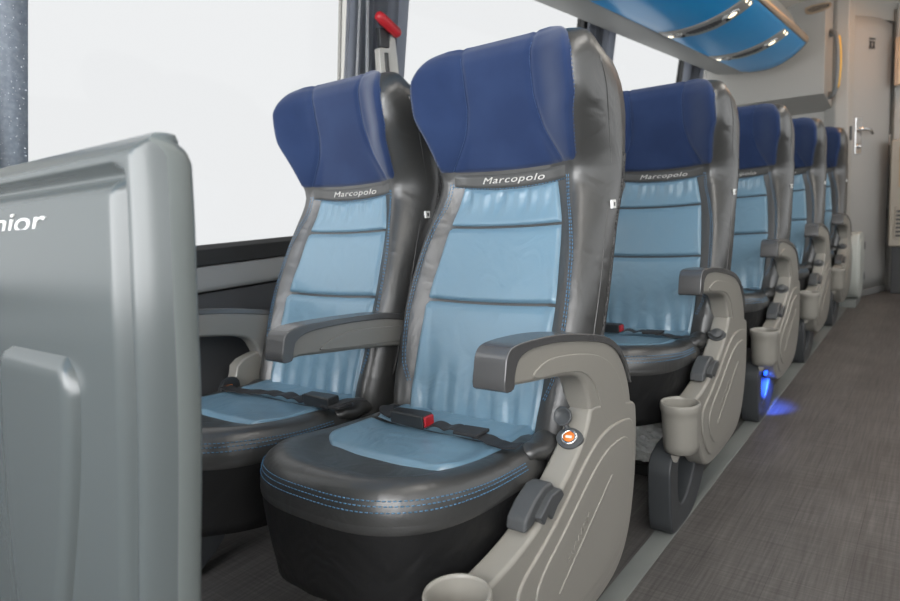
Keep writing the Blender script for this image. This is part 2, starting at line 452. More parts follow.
def TL(y): return .018*min(max((.95-y)/.28, 0), 1.1)
def outline(th, a=.226, b=.231, cy=.846):
    c, s = math.cos(th), math.sin(th)
    n = 2.9 if s < 0 else 5.0
    r = (abs(c)**n+abs(s)**n)**(-1/n)
    return a*r*c-.015, cy+b*r*s
def make_cushion(root):
    N = 96; ths = [2*PI*i/N for i in range(N)]
    def ring(s, z, front=0.0, side=0.0, dy=0):
        out = []
        for th in ths:
            x, y = outline(th); f = sst(-.15, .8, -math.sin(th)); y2 = .853+(y-.853)*s
            out.append((x*s, y2+dy, z+front*f+side*abs(math.cos(th))**2*(1-f)+TL(y2)*sst(.30, .40, z)))
        return out
    R = [ring(.05, .446), ring(.35, .446), ring(.58, .446, .002, .0), ring(.66, .447, .008, .002), ring(.74, .449, .016, .005), ring(.82, .450, .021, .007),
         ring(.89, .447, .021, .006), ring(.945, .440, .017, .003), ring(.98, .428, .011), ring(.998, .414, .004), ring(1.0, .406)]
    cu = obj('seat_cushion', *rings(R, True, False), M['leather'], root)
    # lower band and black skirt
    def dz(th): return 0
    R = [ring(.999, .410), ring(1.004, .404), ring(1.003, .397), ring(.996, .394)]
    obj('cushion_band', *rings(R, False, False), M['leather'], cu)
    R = []
    for z, s in [(.396, .999), (.35, .988), (.32, .970), (.29, .952), (.268, .942), (.266, .92)]:
        rr = ring(s, z); k = max(.364-z, 0)/.11
        rr = [(x+.003*k*math.sin(9*t), y+.003*k*math.sin(13*t+1), zz+.004*k*math.sin(7*t)) for (x, y, zz), t in zip(rr, ths)]
        R.append(rr)
    obj('cushion_skirt', *rings(R, False, True), M['skirt'], root)
    # double contrast stitching round the front edge
    for s, z, fr in ((.970, .4335, .0138), (.981, .4285, .0112), (.990, .4220, .0085)):
        path = []
        for i in range(120):
            th = PI*.93+PI*1.20*i/119
            x, y = outline(th); f = sst(-.15, .8, -math.sin(th))
            path.append(((x*s, .853+(y-.853)*s, z+fr*f+TL(.853+(y-.853)*s)), (math.cos(th)*.6, math.sin(th)*.6, 1)))
        stitches('front_stitching', path, M['stitch'], cu)
    # blue inset panel: front piece and rear piece
    def blue(name, y0, y1, hx, rf, puff):
        def f(a, b):
            y = y0+(y1-y0)*b; h = hx
            if rf: h = hx*(1-.30*(1-min(b/.5, 1))**3.0)
            x = h*(2*a-1)
            yy = y - (.012*(1-(2*a-1)**2) if rf else 0)*(1-b)
            dl = min((1-abs(2*a-1))*h, b*(y1-y0), (1-b)*(y1-y0)); t = min(dl/.014, 1)
            z = .447+TL(yy)+puff*math.sqrt(max(1-(1-t)**2, 0)) + (.004*sst(.72, 1, abs(2*a-1)))-.0035*(1-t)
            return (x-.015, yy, z+.0008*math.sin(x*60+y*45))
        return obj(name, *grid(40, 24, f), M['blue'], cu)
    blue('seat_panel', .790, .955, .180, True, .008)
    blue('rear_panel', .962, 1.062, .174, False, .010)
    # soft lobes closing the gap towards the backrest corners
    for sgn in (-1, 1):
        V, F = [], []
        R = []
        for i in range(9):
            y = .955+.125*i/8; k = math.sin(PI*min(max((i+.6)/9.2, 0), 1))**.5
            R.append([(sgn*.192+.026*k*math.cos(a)*1.05, y, .438+.022*k*math.sin(a)+.004*math.sin(i*1.7)) for a in [2*PI*q/14 for q in range(14)]])
        obj('corner_gusset', *rings(R), M['leather'], cu)
    # white care tag under the front corner
    box('care_tag', (-.165, .690, .256), (-.148, .694, .266), M['white'], cu, .001, 1)
    return cu

def make_belt(root, bx, sign, red=True, z=.462, tail=1):
    """two-piece lap belt lying across the cushion; bx = buckle centre x, sign = side its button faces"""
    b = empty_part = None
    y = .945
    poly = [(bx-.045, -.016), (bx+.045, -.019), (bx+.045, .016), (bx+.02, .018), (bx-.045, .013)]
    bk = slab('belt_buckle', [(p[0], y+p[1]) for p in poly], z, z+.027, M['buckle'], root, .004, 3, 'z')
    bk2 = box('release_button', (bx+sign*.046-.004, y-.0145, z+.004), (bx+sign*.046+.0045, y+.012, z+.0245), M['red'] if red else M['buckle'], bk, .002)
    # webbing from the buckle away over the seat
    pts = []; nr = []
    x0 = bx+sign*.05; x1 = sign*.198
    if sign*(x1-x0) > .05:
        for i in range(29):
            t = i/28; x = x0+(x1-x0)*t
            wob = .006*math.sin(t*17)*(1-t)
            pts.append((x, y-.004+.012*math.sin(t*5), z+.004+abs(wob)*1.3-.004*t+(.006*sst(.85, 1, t))))
            nr.append((.25*math.sin(t*21)*(1-t), .35*math.sin(t*13)*(1-t), 1))
        st = ribbon('lap_strap', smooth_poly(pts, 2, False), (0, .05, 1), .036, .0022, M['belt'], root)
        slab('strap_slider', [(x0+.07, y-.020), (x0+.125, y-.016), (x0+.125, y+.026), (x0+.07, y+.022)], z+.004, z+.011, M['belt'], st, .002, 2, 'z')
    pts = [(bx-sign*.045, y, z+.010), (bx-sign*(.045+.03*tail), y+.01, z+.012), (bx-sign*(.045+.055*tail), y+.035, z+.012), (bx-sign*(.045+.07*tail), y+.07, z+.002)]
    ribbon('buckle_strap', smooth_poly(pts, 5, False), (0, 0, 1), .03, .003, M['belt'], root)

ARM = [(.792, .640), (.796, .664), (.818, .674), (.88, .671), (.96, .662), (1.06, .643), (1.14, .622), (1.195, .594), (1.235, .552), (1.258, .505), (1.266, .465), (1.257, .441), (1.232, .430),
       (1.165, .436), (1.100, .446), (1.078, .488), (1.066, .53), (1.045, .566), (1.0, .585), (.93, .599), (.87, .608), (.82, .616), (.797, .615)]
CAPP = [(.783, .617), (.788, .648), (.796, .670), (.818, .680), (.88, .678), (.96, .669), (1.06, .650), (1.142, .629), (1.20, .600), (1.243, .555), (1.265, .507),
        (1.257, .512), (1.236, .553), (1.195, .589), (1.138, .616), (1.055, .637), (.96, .655), (.89, .663), (.845, .662), (.824, .652), (.813, .633), (.808, .614)]
def make_arm(root, x0, x1, body=None, inner=True):
    a = slab('armrest', smooth_poly(ARM, 3), x0, x1, body or M['plastic'], root, .010, 4, ang=50)
    slab('armrest_cap', smooth_poly(CAPP, 3), x0-.003, x1+.003, M['cap'], a, .009, 4, ang=50)
    if inner:   # flat recessed cheek on the aisle side
        P = [(.87, .622), (.92, .634), (1.0, .625), (1.09, .605), (1.155, .577), (1.20, .538), (1.225, .495), (1.232, .462), (1.2, .450), (1.14, .46), (1.115, .497), (1.09, .548), (1.04, .583), (.95, .602), (.89, .610)]
        slab('armrest_cheek', smooth_poly(P, 3), x1-.004, x1+.0022, body or M['plastic'], a, .0018, 2, ang=50)
    return a

SIDE = [(1.075, .508), (1.12, .500), (1.22, .476), (1.285, .460), (1.292, .44), (1.290, .37), (1.274, .28), (1.24, .19), (1.19, .138), (1.12, .116), (1.0, .110), (.90, .110), (.83, .118), (.79, .15), (.765, .20), (.735, .24), (.722, .262), (.708, .29), (.706, .336), (.73, .340), (.79, .346), (.86, .362), (.93, .390), (.985, .418), (1.035, .452), (1.062, .482)]
def make_side(root):
    x0, x1 = .218, .270
    sp = slab('side_panel', chaikin(SIDE, 2), x0, x1, M['plastic'], root, .008, 3, ang=50)
    # raised leaf shaped face
    leaf = [(1.05, .425), (1.13, .448), (1.22, .440), (1.262, .428), (1.265, .37), (1.248, .27), (1.20, .178), (1.12, .145), (1.0, .137), (.88, .137), (.83, .155), (.79, .21), (.775, .265), (.79, .300), (.87, .328), (.96, .372)]
    lf = slab('relief_panel', chaikin(leaf, 2), x1-.003, x1+.005, M['plastic'], sp, .004, 3, ang=50)
    leaf2 = [(1.05, .385), (1.13, .412), (1.225, .408), (1.24, .36), (1.222, .28), (1.18, .20), (1.1, .168), (.98, .162), (.89, .165), (.845, .2), (.825, .25), (.85, .285), (.94, .325)]
    slab('relief_face', chaikin(leaf2, 2), x1+.003, x1+.0085, M['plastic'], lf, .003, 3, ang=50)
    # raised rib and small moulded lettering beside it
    def rib(p, q, w):
        d = Vector((q[0]-p[0], q[1]-p[1])).normalized(); nn = Vector((-d.y, d.x))*w
        return [(p[0]+nn.x, p[1]+nn.y), (p[0]-nn.x, p[1]-nn.y), (q[0]-nn.x*.3, q[1]-nn.y*.3), (q[0]+nn.x*.3, q[1]+nn.y*.3)]
    slab('moulded_rib', rib((.905, .222), (1.135, .352), .004), x1+.006, x1+.0105, M['plastic'], lf, .0015, 2)
    ang = math.atan2(.13, .23)
    # text local x -> +y, local y -> z, local z -> +x
    B = Matrix(((0, 0, 1, 0), (1, 0, 0, 0), (0, 1, 0, 0), (0, 0, 0, 1)))
    text('moulded_lettering', 'FAINVEIX', .017, Matrix.Translation((x1+.0087, .985, .288)) @ B @ Matrix.Rotation(ang, 4, 'Z'), M['plastic'], sp, .0007, 1.3, .25, 0, 1.15)
    # sloping top deck flange
    # cup holder
    c = (.254, .656, .010)
    prof = [(.032, .212), (.041, .216), (.0440, .235), (.0460, .30), (.0470, .320), (.0490, .324), (.0502, .332), (.0502, .342), (.0485, .3465), (.0455, .346), (.0440, .340), (.042, .28), (.040, .232), (.0, .232)]
    cup = lathe('cup_holder', prof, c, M['plastic'], root, 40)
    box('cup_neck', (.224, .703, .245), (.268, .73, .334), M['plastic'], cup, .008, 3)
    slab('cup_tab', [(.240, .222), (.262, .222), (.256, .205), (.246, .205)], .618, .624, M['plastic'], cup, .001, 1, 'y')
    # recline lever block
    lv = slab('recline_lever', [(.832, .362), (.838, .384), (.868, .404), (.905, .417), (.930, .415), (.938, .400), (.90, .382), (.86, .366)], .222, .262, M['lever'], root, .006, 3)
    slab('lever_paddle', [(.862, .380), (.905, .404), (.938, .402), (.948, .387), (.922, .376), (.902, .360), (.888, .374), (.875, .362)], .250, .2745, M['lever'], lv, .003, 2)
    return sp

def socket(root, x, y, z, open_lid):
    s = slab('power_socket', smooth_poly([(x-.024, y-.008), (x-.008, y-.02), (x+.01, y-.02), (x+.024, y-.006), (x+.024, y+.008), (x+.008, y+.02), (x-.01, y+.02), (x-.024, y+.008)], 3), z-.004, z+.004, M['lever'], root, .0015, 2, 'z')
    s.location = (0, 0, 0)
    lathe('socket_collar', [(.016, 0), (.0165, .006), (.0145, .009), (.011, .009), (.0108, .005), (0, .005)], (x, y, z), M['lever'] if not open_lid else M['chrome'], s, 24)
    if open_lid:
        lathe('socket_face', [(.0105, .004), (.0100, .0088), (0, .009)], (x, y, z), M['orange'], s, 20)
        box('charging_port', (x-.006, y-.003, z+.0088), (x+.006, y+.002, z+.0094), M['white'], s, .0005, 1)
        tube('lid_hinge', [(x-.006, y+.014, z+.003), (x-.009, y+.020, z+.007), (x-.013, y+.026, z+.013)], .0045, M['lever'], s, 8)
        l = lathe('socket_lid', [(0, -.004), (.0165, -.004), (.018, -.001), (.018, .003), (.0155, .004), (.014, .002), (0, .002)], (0, 0, 0), M['lever'], s, 28)
        l.location = (x-.016, y+.034, z+.020); l.rotation_euler = (math.radians(24), math.radians(-8), 0)
    else:
        lathe('socket_lid', [(.0165, .008), (.017, .012), (.014, .015), (0, .016)], (x, y, z), M['lever'], s, 24)
        box('lid_tongue', (x-.026, y-.005, z+.008), (x-.012, y+.005, z+.014), M['lever'], s, .002, 1)
    return s

def make_pedestal(root, x0=.185, x1=.247, m=None):
    outer = [(.600, .005), (.645, .0), (.76, .0), (.83, .035), (.885, .085), (.91, .13), (.91, .235), (.60, .235), (.592, .12)]
    out = chaikin(outer, 2)
    hole = smooth_poly([(.690, .195), (.672, .12), (.685, .065), (.73, .06), (.79, .095), (.835, .15), (.845, .195), (.77, .205)], 6)
    bm = bmesh.new()
    # resample both loops to equal counts, bridge them
    def resample(P, n):
        P = [Vector((*p, 0)) for p in P]; c = sum(P, Vector())/len(P)
        L = [0]
        for i in range(len(P)): L.append(L[-1]+(P[(i+1) % len(P)]-P[i]).length)
        out = []
        for k in range(n):
            s = L[-1]*k/n
            i = max(j for j in range(len(P)) if L[j] <= s+1e-9)
            t = (s-L[i])/max(L[i+1]-L[i], 1e-9); out.append(P[i].lerp(P[(i+1) % len(P)], t))
        return out
    cc = Vector((.76, .13, 0))
    def by_angle(P, n):
        P = resample(P, 400); out = []
        for k in range(n):
            a = 2*PI*k/n
            out.append(min(P, key=lambda p: abs(math.remainder(math.atan2(p.y-cc.y, p.x-cc.x)-a, 2*PI))))
        return out
    n = 56; O = by_angle(out, n); H = by_angle(hole, n)
    R = [[(x0, p.x, p.y) for p in O], [(x1, p.x, p.y) for p in O], [(x1-.006, p.x, p.y) for p in H], [(x0+.006, p.x, p.y) for p in H]]
    V = [q for r in R for q in r]; F = []
    for j in range(4):
        for i in range(n):
            k = (i+1) % n; j2 = (j+1) % 4
            F.append((j*n+i, j*n+k, j2*n+k, j2*n+i))
    bm.free()
    p = obj('pedestal', V, F, m or M['pedestal'], root, True, .006, 3, ang=50)
    return p

def make_frame(root, side):
    # metal rails under the cushion carrying it to the pedestals
    f = box('seat_frame', (-.20, .93, .215), (.215, .96, .262), M['dark'], root, .004)
    box('frame_bar', (-.20, 1.00, .205), (.215, 1.04, .40), M['dark'], f, .004)

def aisle_seat(open_lid=True):
    r = empty('coach_seat')
    make_back(r); make_cushion(r); make_belt(r, -.068, 1, True)
    make_arm(r, .214, .268); make_side(r)
    socket(r, .248, 1.02, .478, open_lid) if False else None
    s = socket(r, 0, 0, 0, open_lid)
    s.location = (.244, 1.032, .455); s.rotation_euler = (math.radians(42), 0, math.radians(8))
    make_pedestal(r); make_frame(r, 1)
    return r

def window_seat():
    r = empty('coach_seat')
    make_back(r); make_cushion(r); make_belt(r, .160, -1, False, .462, .3)
    # centre armrest (right of the seat) and wall armrest (left of it)
    P = [(.790, .634), (.796, .658), (.82, .668), (.88, .668), (.98, .662), (1.10, .65), (1.20, .625), (1.20, .56), (1.10, .575), (1.0, .590), (.92, .600), (.83, .612), (.80, .610)]
    C = [(.781, .612), (.787, .642), (.795, .664), (.82, .674), (.88, .674), (.98, .668), (1.10, .656), (1.205, .631), (1.20, .618), (1.09, .643), (.98, .655), (.89, .659), (.845, .656), (.822, .646), (.812, .628), (.806, .609)]
    a = slab('armrest', smooth_poly(P, 3), .197, .248, M['plastic2'], r, .008, 3, ang=50)
    slab('armrest_cap', smooth_poly(C, 3), .194, .251, M['cap'], a, .008, 3, ang=50)
    slab('armrest_cheek', smooth_poly([(.88, .618), (.94, .636), (1.02, .634), (1.17, .61), (1.17, .58), (1.05, .592), (.92, .608)], 3), .244, .2505, M['plastic2'], a, .002, 2, ang=50)
    make_arm(r, -.278, -.226, M['plastic2'], False)
    br = slab('wall_bracket', chaikin([(1.0, .532), (1.285, .524), (1.285, .2), (1.05, .2), (.80, .36), (.9, .42), (.985, .455)], 2), -.270, -.232, M['plastic'], r, .006, 3, ang=50)
    s = slab('power_socket', smooth_poly([(.93, .445), (.955, .425), (.99, .445), (.985, .475), (.95, .478)], 3), -.236, -.222, M['dark'], r, .002, 2)
    box('charging_port', (-.226, .945, .448), (-.2195, .968, .462), M['orange'], s, .002, 1)
    make_pedestal(r, -.25, -.19); make_frame(r, -1)
    return r

PITCH = .966
XA, XW = -.787, -1.288
words = ['first', 'second', 'third', 'fourth', 'fifth']
seatsA = []; 
a1 = aisle_seat(True); a1.location = (XA, 0, 0)
tag(a1, 'blue and charcoal aisle seat nearest the camera, with an open orange power socket', 'seat', 'reclining coach seats in rows')
a2 = aisle_seat(False); a2.location = (XA, PITCH, 0)
tag(a2, 'blue and charcoal aisle seat directly behind the nearest one, above the clear plastic bag', 'seat', 'reclining coach seats in rows')
lab = {2: 'blue and charcoal aisle seat in the third row, with blue floor light at its pedestal',
       3: 'blue and charcoal aisle seat in the fourth row, second from the rear cabinet',
       4: 'farthest blue and charcoal aisle seat, fifth row, just in front of the pale grey cabinet'}
for i in (2, 3, 4):
    c = copy_tree(a2); c.location = (XA, PITCH*i, 0); c['label'] = lab[i]
w1 = window_seat(); w1.location = (XW, 0, 0)
tag(w1, 'blue and charcoal window seat of the nearest row, beneath the red hammer', 'seat', 'reclining coach seats in rows')
labw = {1: 'blue and charcoal window seat of the second row, mostly hidden by the nearest aisle seat',
        2: 'blue and charcoal window seat of the third row, hidden behind its aisle neighbour',
        3: 'blue and charcoal window seat of the fourth row, hidden behind its aisle neighbour',
        4: 'blue and charcoal window seat of the fifth row, hidden behind its aisle neighbour'}
for i in (1, 2, 3, 4):
    c = copy_tree(w1); c.location = (XW+.010, PITCH*i, 0); c['label'] = labw[i]

# ------------------------------------------------------------------ foreground moulded shell
def front_shell():
    r = empty('partition_panel', (-.870, .325, 0))  # partition facing forward; no seat is attached to it
    tag(r, 'large grey moulded plastic partition panel with white lettering, cut off at the left foreground', 'partition')
    def rr(z0, z1, hw, rad, taper=0):
        """distance inside a rounded rectangle"""
        def f(x, z):
            cx = abs(x)-hw; cz = max(z0-z, z-z1); 
            qx = abs(x)-(hw-rad); qz = abs(z-(z0+z1)/2)-((z1-z0)/2-rad)
            return -(math.hypot(max(qx, 0), max(qz, 0))+min(max(qx, qz), 0)-rad)
        return f
    HW = pchip([(.25, .262), (.5, .258), (.7, .262), (.82, .263), (.90, .262), (.975, .258)])
    LEAN = pchip([(.25, -.08), (.48, -.051), (.72, -.021), (.82, -.012), (.99, .006)])
    d1 = rr(.30, .945, .210, .012)
    d2 = rr(.36, .775, .155, .05)
    ztop = .990
    def prof(x, z):      # front relief: border roll, step, raised field, lower bulge
        hw = HW(z); de = min(hw-abs(x), ztop-z)
        y = .022*(1-min(max(de/.022, 0), 1))**2
        d = d1(x, z)
        y -= .006*math.exp(-((de-.026)/.014)**2)         # rolled border
        y += .012*math.exp(-((d+.007)/.008)**2)          # groove around the field
        y -= .007*sst(-.004, .016, d)
        return y+LEAN(z)
    def f(a, b):
        z = .26+(ztop-.26)*(1-(1-b)**2.0); hw = HW(z)
        # rounded top corners
        hw -= .028*(1-math.sqrt(max(1-max((z-(ztop-.028))/.028, 0)**2, 0)))
        x = hw*(2*a-1)
        return (x, prof(x, z), z)
    nu, nv = 110, 120
    V, F = grid(nu, nv, f)
    # side and back skin
    n0 = len(V); w = nu+1
    loop = [j*w for j in range(nv, -1, -1)]
    bord = [i for i in range(w-1)]+[j*w+nu for j in range(nv)]+[nv*w+i for i in range(nu, 0, -1)]+[j*w for j in range(nv, 0, -1)]
    sh = obj('front_shell', V, F, M['shell'], r)
    def side_ring(dy, k):
        return [(V[q][0]*k, V[q][1]+dy, .26+(V[q][2]-.26)*(1-(1-k)*.5) if V[q][2] > .27 else V[q][2]) for q in bord]
    R = [side_ring(.0, 1.0), side_ring(.003, 1.003), side_ring(.014, 1.003), side_ring(.024, .998), side_ring(.029, .98)]
    obj('rear_shell', *rings(R, False, True), M['shelledge'], r)
    # lower pocket bulge
    def bul(a, b):
        z = .31+(.760-.31)*b
        hw = .112*(.35+.65*sst(.20, .70, z))
        if z > .72: hw -= .03*((z-.72)/.040)**2
        x = hw*(2*a-1)
        e = min((1-abs(2*a-1))*hw, .760-z+.0); t = min(max(e/.024, 0), 1)
        y0 = -.006+LEAN(z)
        return (x, y0+.002-.016*math.sqrt(max(1-(1-t)**2, 0)), z)
    obj('pocket_bulge', *grid(50, 50, bul), M['shell'], sh)
    text('lettering', 'Senior', .034, Matrix.Translation((-.094, -.0095, .912)) @ Matrix.Rotation(PI/2, 4, 'X'), M['white'], sh, .0008, 2.85, .3, 0)
    lg = []
    for sx in (-.2, .2):
        box('leg', (sx-.02, -.075, .0), (sx+.02, -.04, .29), M['pedestal'], r, .005)
    return r
front_shell()

# ------------------------------------------------------------------ bus body
WX0, WZ0, TILT = -1.63, .84, .17
def wx(z): return WX0+TILT*(z-WZ0) if z > WZ0 else WX0
YE = 5.62
struct(obj('floor', *(lambda: ([(-1.75, -1.2, 0), (1.3, -1.2, 0), (1.3, 6.6, 0), (-1.75, 6.6, 0), (-1.75, -1.2, -.05), (1.3, -1.2, -.05), (1.3, 6.6, -.05), (-1.75, 6.6, -.05)], [(0, 1, 2, 3), (4, 5, 6, 7), (0, 1, 5, 4), (1, 2, 6, 5), (2, 3, 7, 6), (3, 0, 4, 7)]))(), M['floor'], None, False))
struct(box('trim_1', (-.592, -1.2, 0), (-.540, 5.48, .0035), M['trim'], None, .0015, 2))
# lower side wall, ledge, sill gasket
wl = slab('wall_left', [(WX0-.06, 0), (WX0, 0), (WX0, .70), (WX0-.06, .70)], -1.2, YE, M['wallgrey'], None, .002, 1, 'y'); struct(wl)
struct(slab('trim_2', [(WX0-.05, .70), (WX0+.012, .705), (WX0+.016, .715), (WX0+.012, .732), (WX0-.01, .772), (WX0-.05, .775)], -1.2, YE, M['ledge'], None, .004, 2, 'y'))
struct(slab('trim_3', [(WX0-.05, .775), (WX0-.012, .775), (WX0-.006, .82), (WX0-.02, .832), (WX0-.05, .832)], -1.2, YE, M['gasket'], None, .003, 2, 'y'))
ZTOP = 1.95
struct(slab('wall_left_top', [(wx(1.80)-.05, 1.80), (wx(1.80), 1.80), (wx(ZTOP), ZTOP+.05), (wx(ZTOP)-.06, ZTOP+.05)], -1.2, YE, M['ledge'], None, .003, 1, 'y'))
def pillar(n, y0, y1, m):
    V = []
    for z in (.80, 1.85):
        x = wx(z)
        V += [(x-.05, y0, z), (x-.004, y0, z), (x-.004, y1, z), (x-.05, y1, z)]
    return struct(obj('trim_%d' % n, V, [(0, 1, 2, 3), (4, 5, 6, 7), (0, 1, 5, 4), (1, 2, 6, 5), (2, 3, 7, 6), (3, 0, 4, 7)], m, None, False, .006, 2))
PILL = [(.30, .538), (1.53, 1.70), (3.15, 3.32), (4.70, 4.90)]
for k, (y0, y1) in enumerate(PILL): pillar(5+k, y0, y1, M['pillar'] if k in (0, 1) else M['gasket'])
bays = [(.50, 1.53), (1.70, 3.15), (3.32, 4.70), (-1.2, .30), (4.90, 5.58)]
for k, (y0, y1) in enumerate(bays):
    V = []
    for dx in (-.034, -.028):
        V += [(wx(.815)+dx, y0, .815), (wx(.815)+dx, y1, .815), (wx(1.83)+dx, y1, 1.83), (wx(1.83)+dx, y0, 1.83)]
    struct(obj('window_%d' % (k+1), V, [(0, 1, 2, 3), (4, 5, 6, 7), (0, 1, 5, 4), (1, 2, 6, 5), (2, 3, 7, 6), (3, 0, 4, 7)], M['glass'], None, False))

# wet dark border of the first pane: black printed band with drops of rain on it
band = []
for z in (.83, 1.2, 1.5, 1.80):
    x = wx(z)-.024; y1 = .600+.085*(z-1.06)
    band.append([(x, .52, z), (x+.003, .52, z), (x+.003, y1, z), (x, y1, z)])
struct(obj('trim_9', *rings(band), mat('wet_black_border', (.30, .34, .39), .25, var=(90, (.40, .44, .50), .4, .7)), None, True))
bm = bmesh.new()
for k in range(330):
    z = random.uniform(.95, 1.55); y = random.uniform(.535, .597+.085*(z-1.06)); r = random.choice([.0006, .0008, .0011, .0016])
    x = wx(z)-.0205
    bmesh.ops.create_icosphere(bm, subdivisions=1, radius=r, matrix=Matrix.Translation((x, y, z)) @ Matrix.Diagonal((.5, 1, 1.15, 1)))
me = bpy.data.meshes.new('raindrops'); bm.to_mesh(me); bm.free()
o = link('raindrops', me, mat('raindrop_water', (.75, .78, .82), .08, spec=1.0)); tag(o, 'raindrops beaded on the dark window border at top left', 'raindrops', None, 'stuff')

# ------------------------------------------------------------------ curtains
def curtain(name, y0, y1, folds, amp, seed, label, z0=.84, z1=1.80, dx=.045, lining=False):
    rs = random.Random(seed); ph = [rs.uniform(0, 6.28) for _ in range(4)]
    def f(a, b, off=0):
        z = z0+(z1-z0)*b; y = y0+(y1-y0)*a
        s = math.sin(a*folds*2*PI+ph[0]+.25*math.sin(b*3+ph[1])); s2 = math.sin(a*folds*3.3*PI+ph[2])
        x = wx(z)+dx+amp*s*(.75+.25*b)+.3*amp*s2+off
        return (x, y+.006*math.sin(b*4+ph[3])+.008*math.cos(a*folds*2*PI+ph[0]), z)
    n, m_ = 110, 14
    V1, F1 = grid(n, m_, lambda a, b: f(a, b)); V2, F2 = grid(n, m_, lambda a, b: f(a, b, -.003))
    k = len(V1); F = F1+[tuple(i+k for i in q) for q in F2]; w = n+1
    edge = list(range(w))+[j*w+n for j in range(1, m_+1)]+[m_*w+i for i in range(n-1, -1, -1)]+[j*w for j in range(m_-1, 0, -1)]
    for i in range(len(edge)):
        a, b = edge[i], edge[(i+1) % len(edge)]; F.append((a, b, b+k, a+k))
    c = obj(name, V1+V2, F, M['curtain'])
    return tag(c, label, 'curtain')
cur = curtain('curtain', 1.478, 1.748, 5, .016, 3, 'dark grey gathered curtain above the nearest window seat, behind the red hammer')
# pale hem of the curtain's turned edge
def hem(y, amp, w, z0=.86, z1=1.86):
    pts = []
    for i in range(24):
        t = i/23; z = z0+(z1-z0)*t; pts.append((wx(z)+.078, y-.030*sst(.5, 0, abs(t-.35))*amp+.02*amp*(1-t), z))
    return ribbon('curtain_hem', pts, (1, 0, 0), w, .003, M['lining'], cur)
hem(1.535, -.6, .012); hem(1.505, .3, .008)
curtain('curtain', 3.10, 3.41, 4, .014, 9, 'dark narrow curtain between second and third windows, right behind the nearest headrest')
curtain('curtain', 4.60, 4.98, 4, .014, 12, 'dark curtain at the rear end of the last window, under the luggage rack')

# emergency hammer and its holder
hx = wx(1.45)+.09
hl = slab('hammer_holder', chaikin([(1.605, 1.10), (1.69, 1.10), (1.69, 1.43), (1.672, 1.445), (1.66, 1.43), (1.655, 1.40), (1.61, 1.40), (1.603, 1.39)], 1), -.012, .012, M['pillar'], None, .005, 2)
hl.location = (wx(1.3)+.108, -.035, 0); hl.rotation_euler = (0, 0, 0)
tag(hl, 'beige plastic holder below the red emergency hammer on the curtain pillar', 'holder')
box('holder_clip', (.010, 1.625, 1.13), (.018, 1.640, 1.385), M['dark'], hl, .003)
box('holder_slot', (-.006, 1.612, 1.40), (.012, 1.655, 1.46), M['dark'], hl, .004)
hm = empty('emergency_hammer', (wx(1.45)+.108, 1.604, 1.468))
tag(hm, 'red emergency hammer clipped to the window pillar in front of the curtain', 'hammer')
d = Vector((0, .062, -.030)).normalized()*.80
P = [Vector((0, 0, 0))+d*t for t in (-.066, -.060, -.03, 0, .03, .052, .064, .068)]
tube('hammer_handle', P, [.008, .0145, .0175, .0170, .0170, .0175, .013, .006], M['red'], hm, 16)
tube('hammer_head', [(-.03, .02, -.02), (.0, .026, -.014), (.012, .026, -.014)], [.010, .010, .006], M['chrome'], hm, 12)
tube('grip_groove', [d*-.045+Vector((.0172, 0, .004)), d*.04+Vector((.0172, 0, .004))], .0018, M['red'], hm, 6)

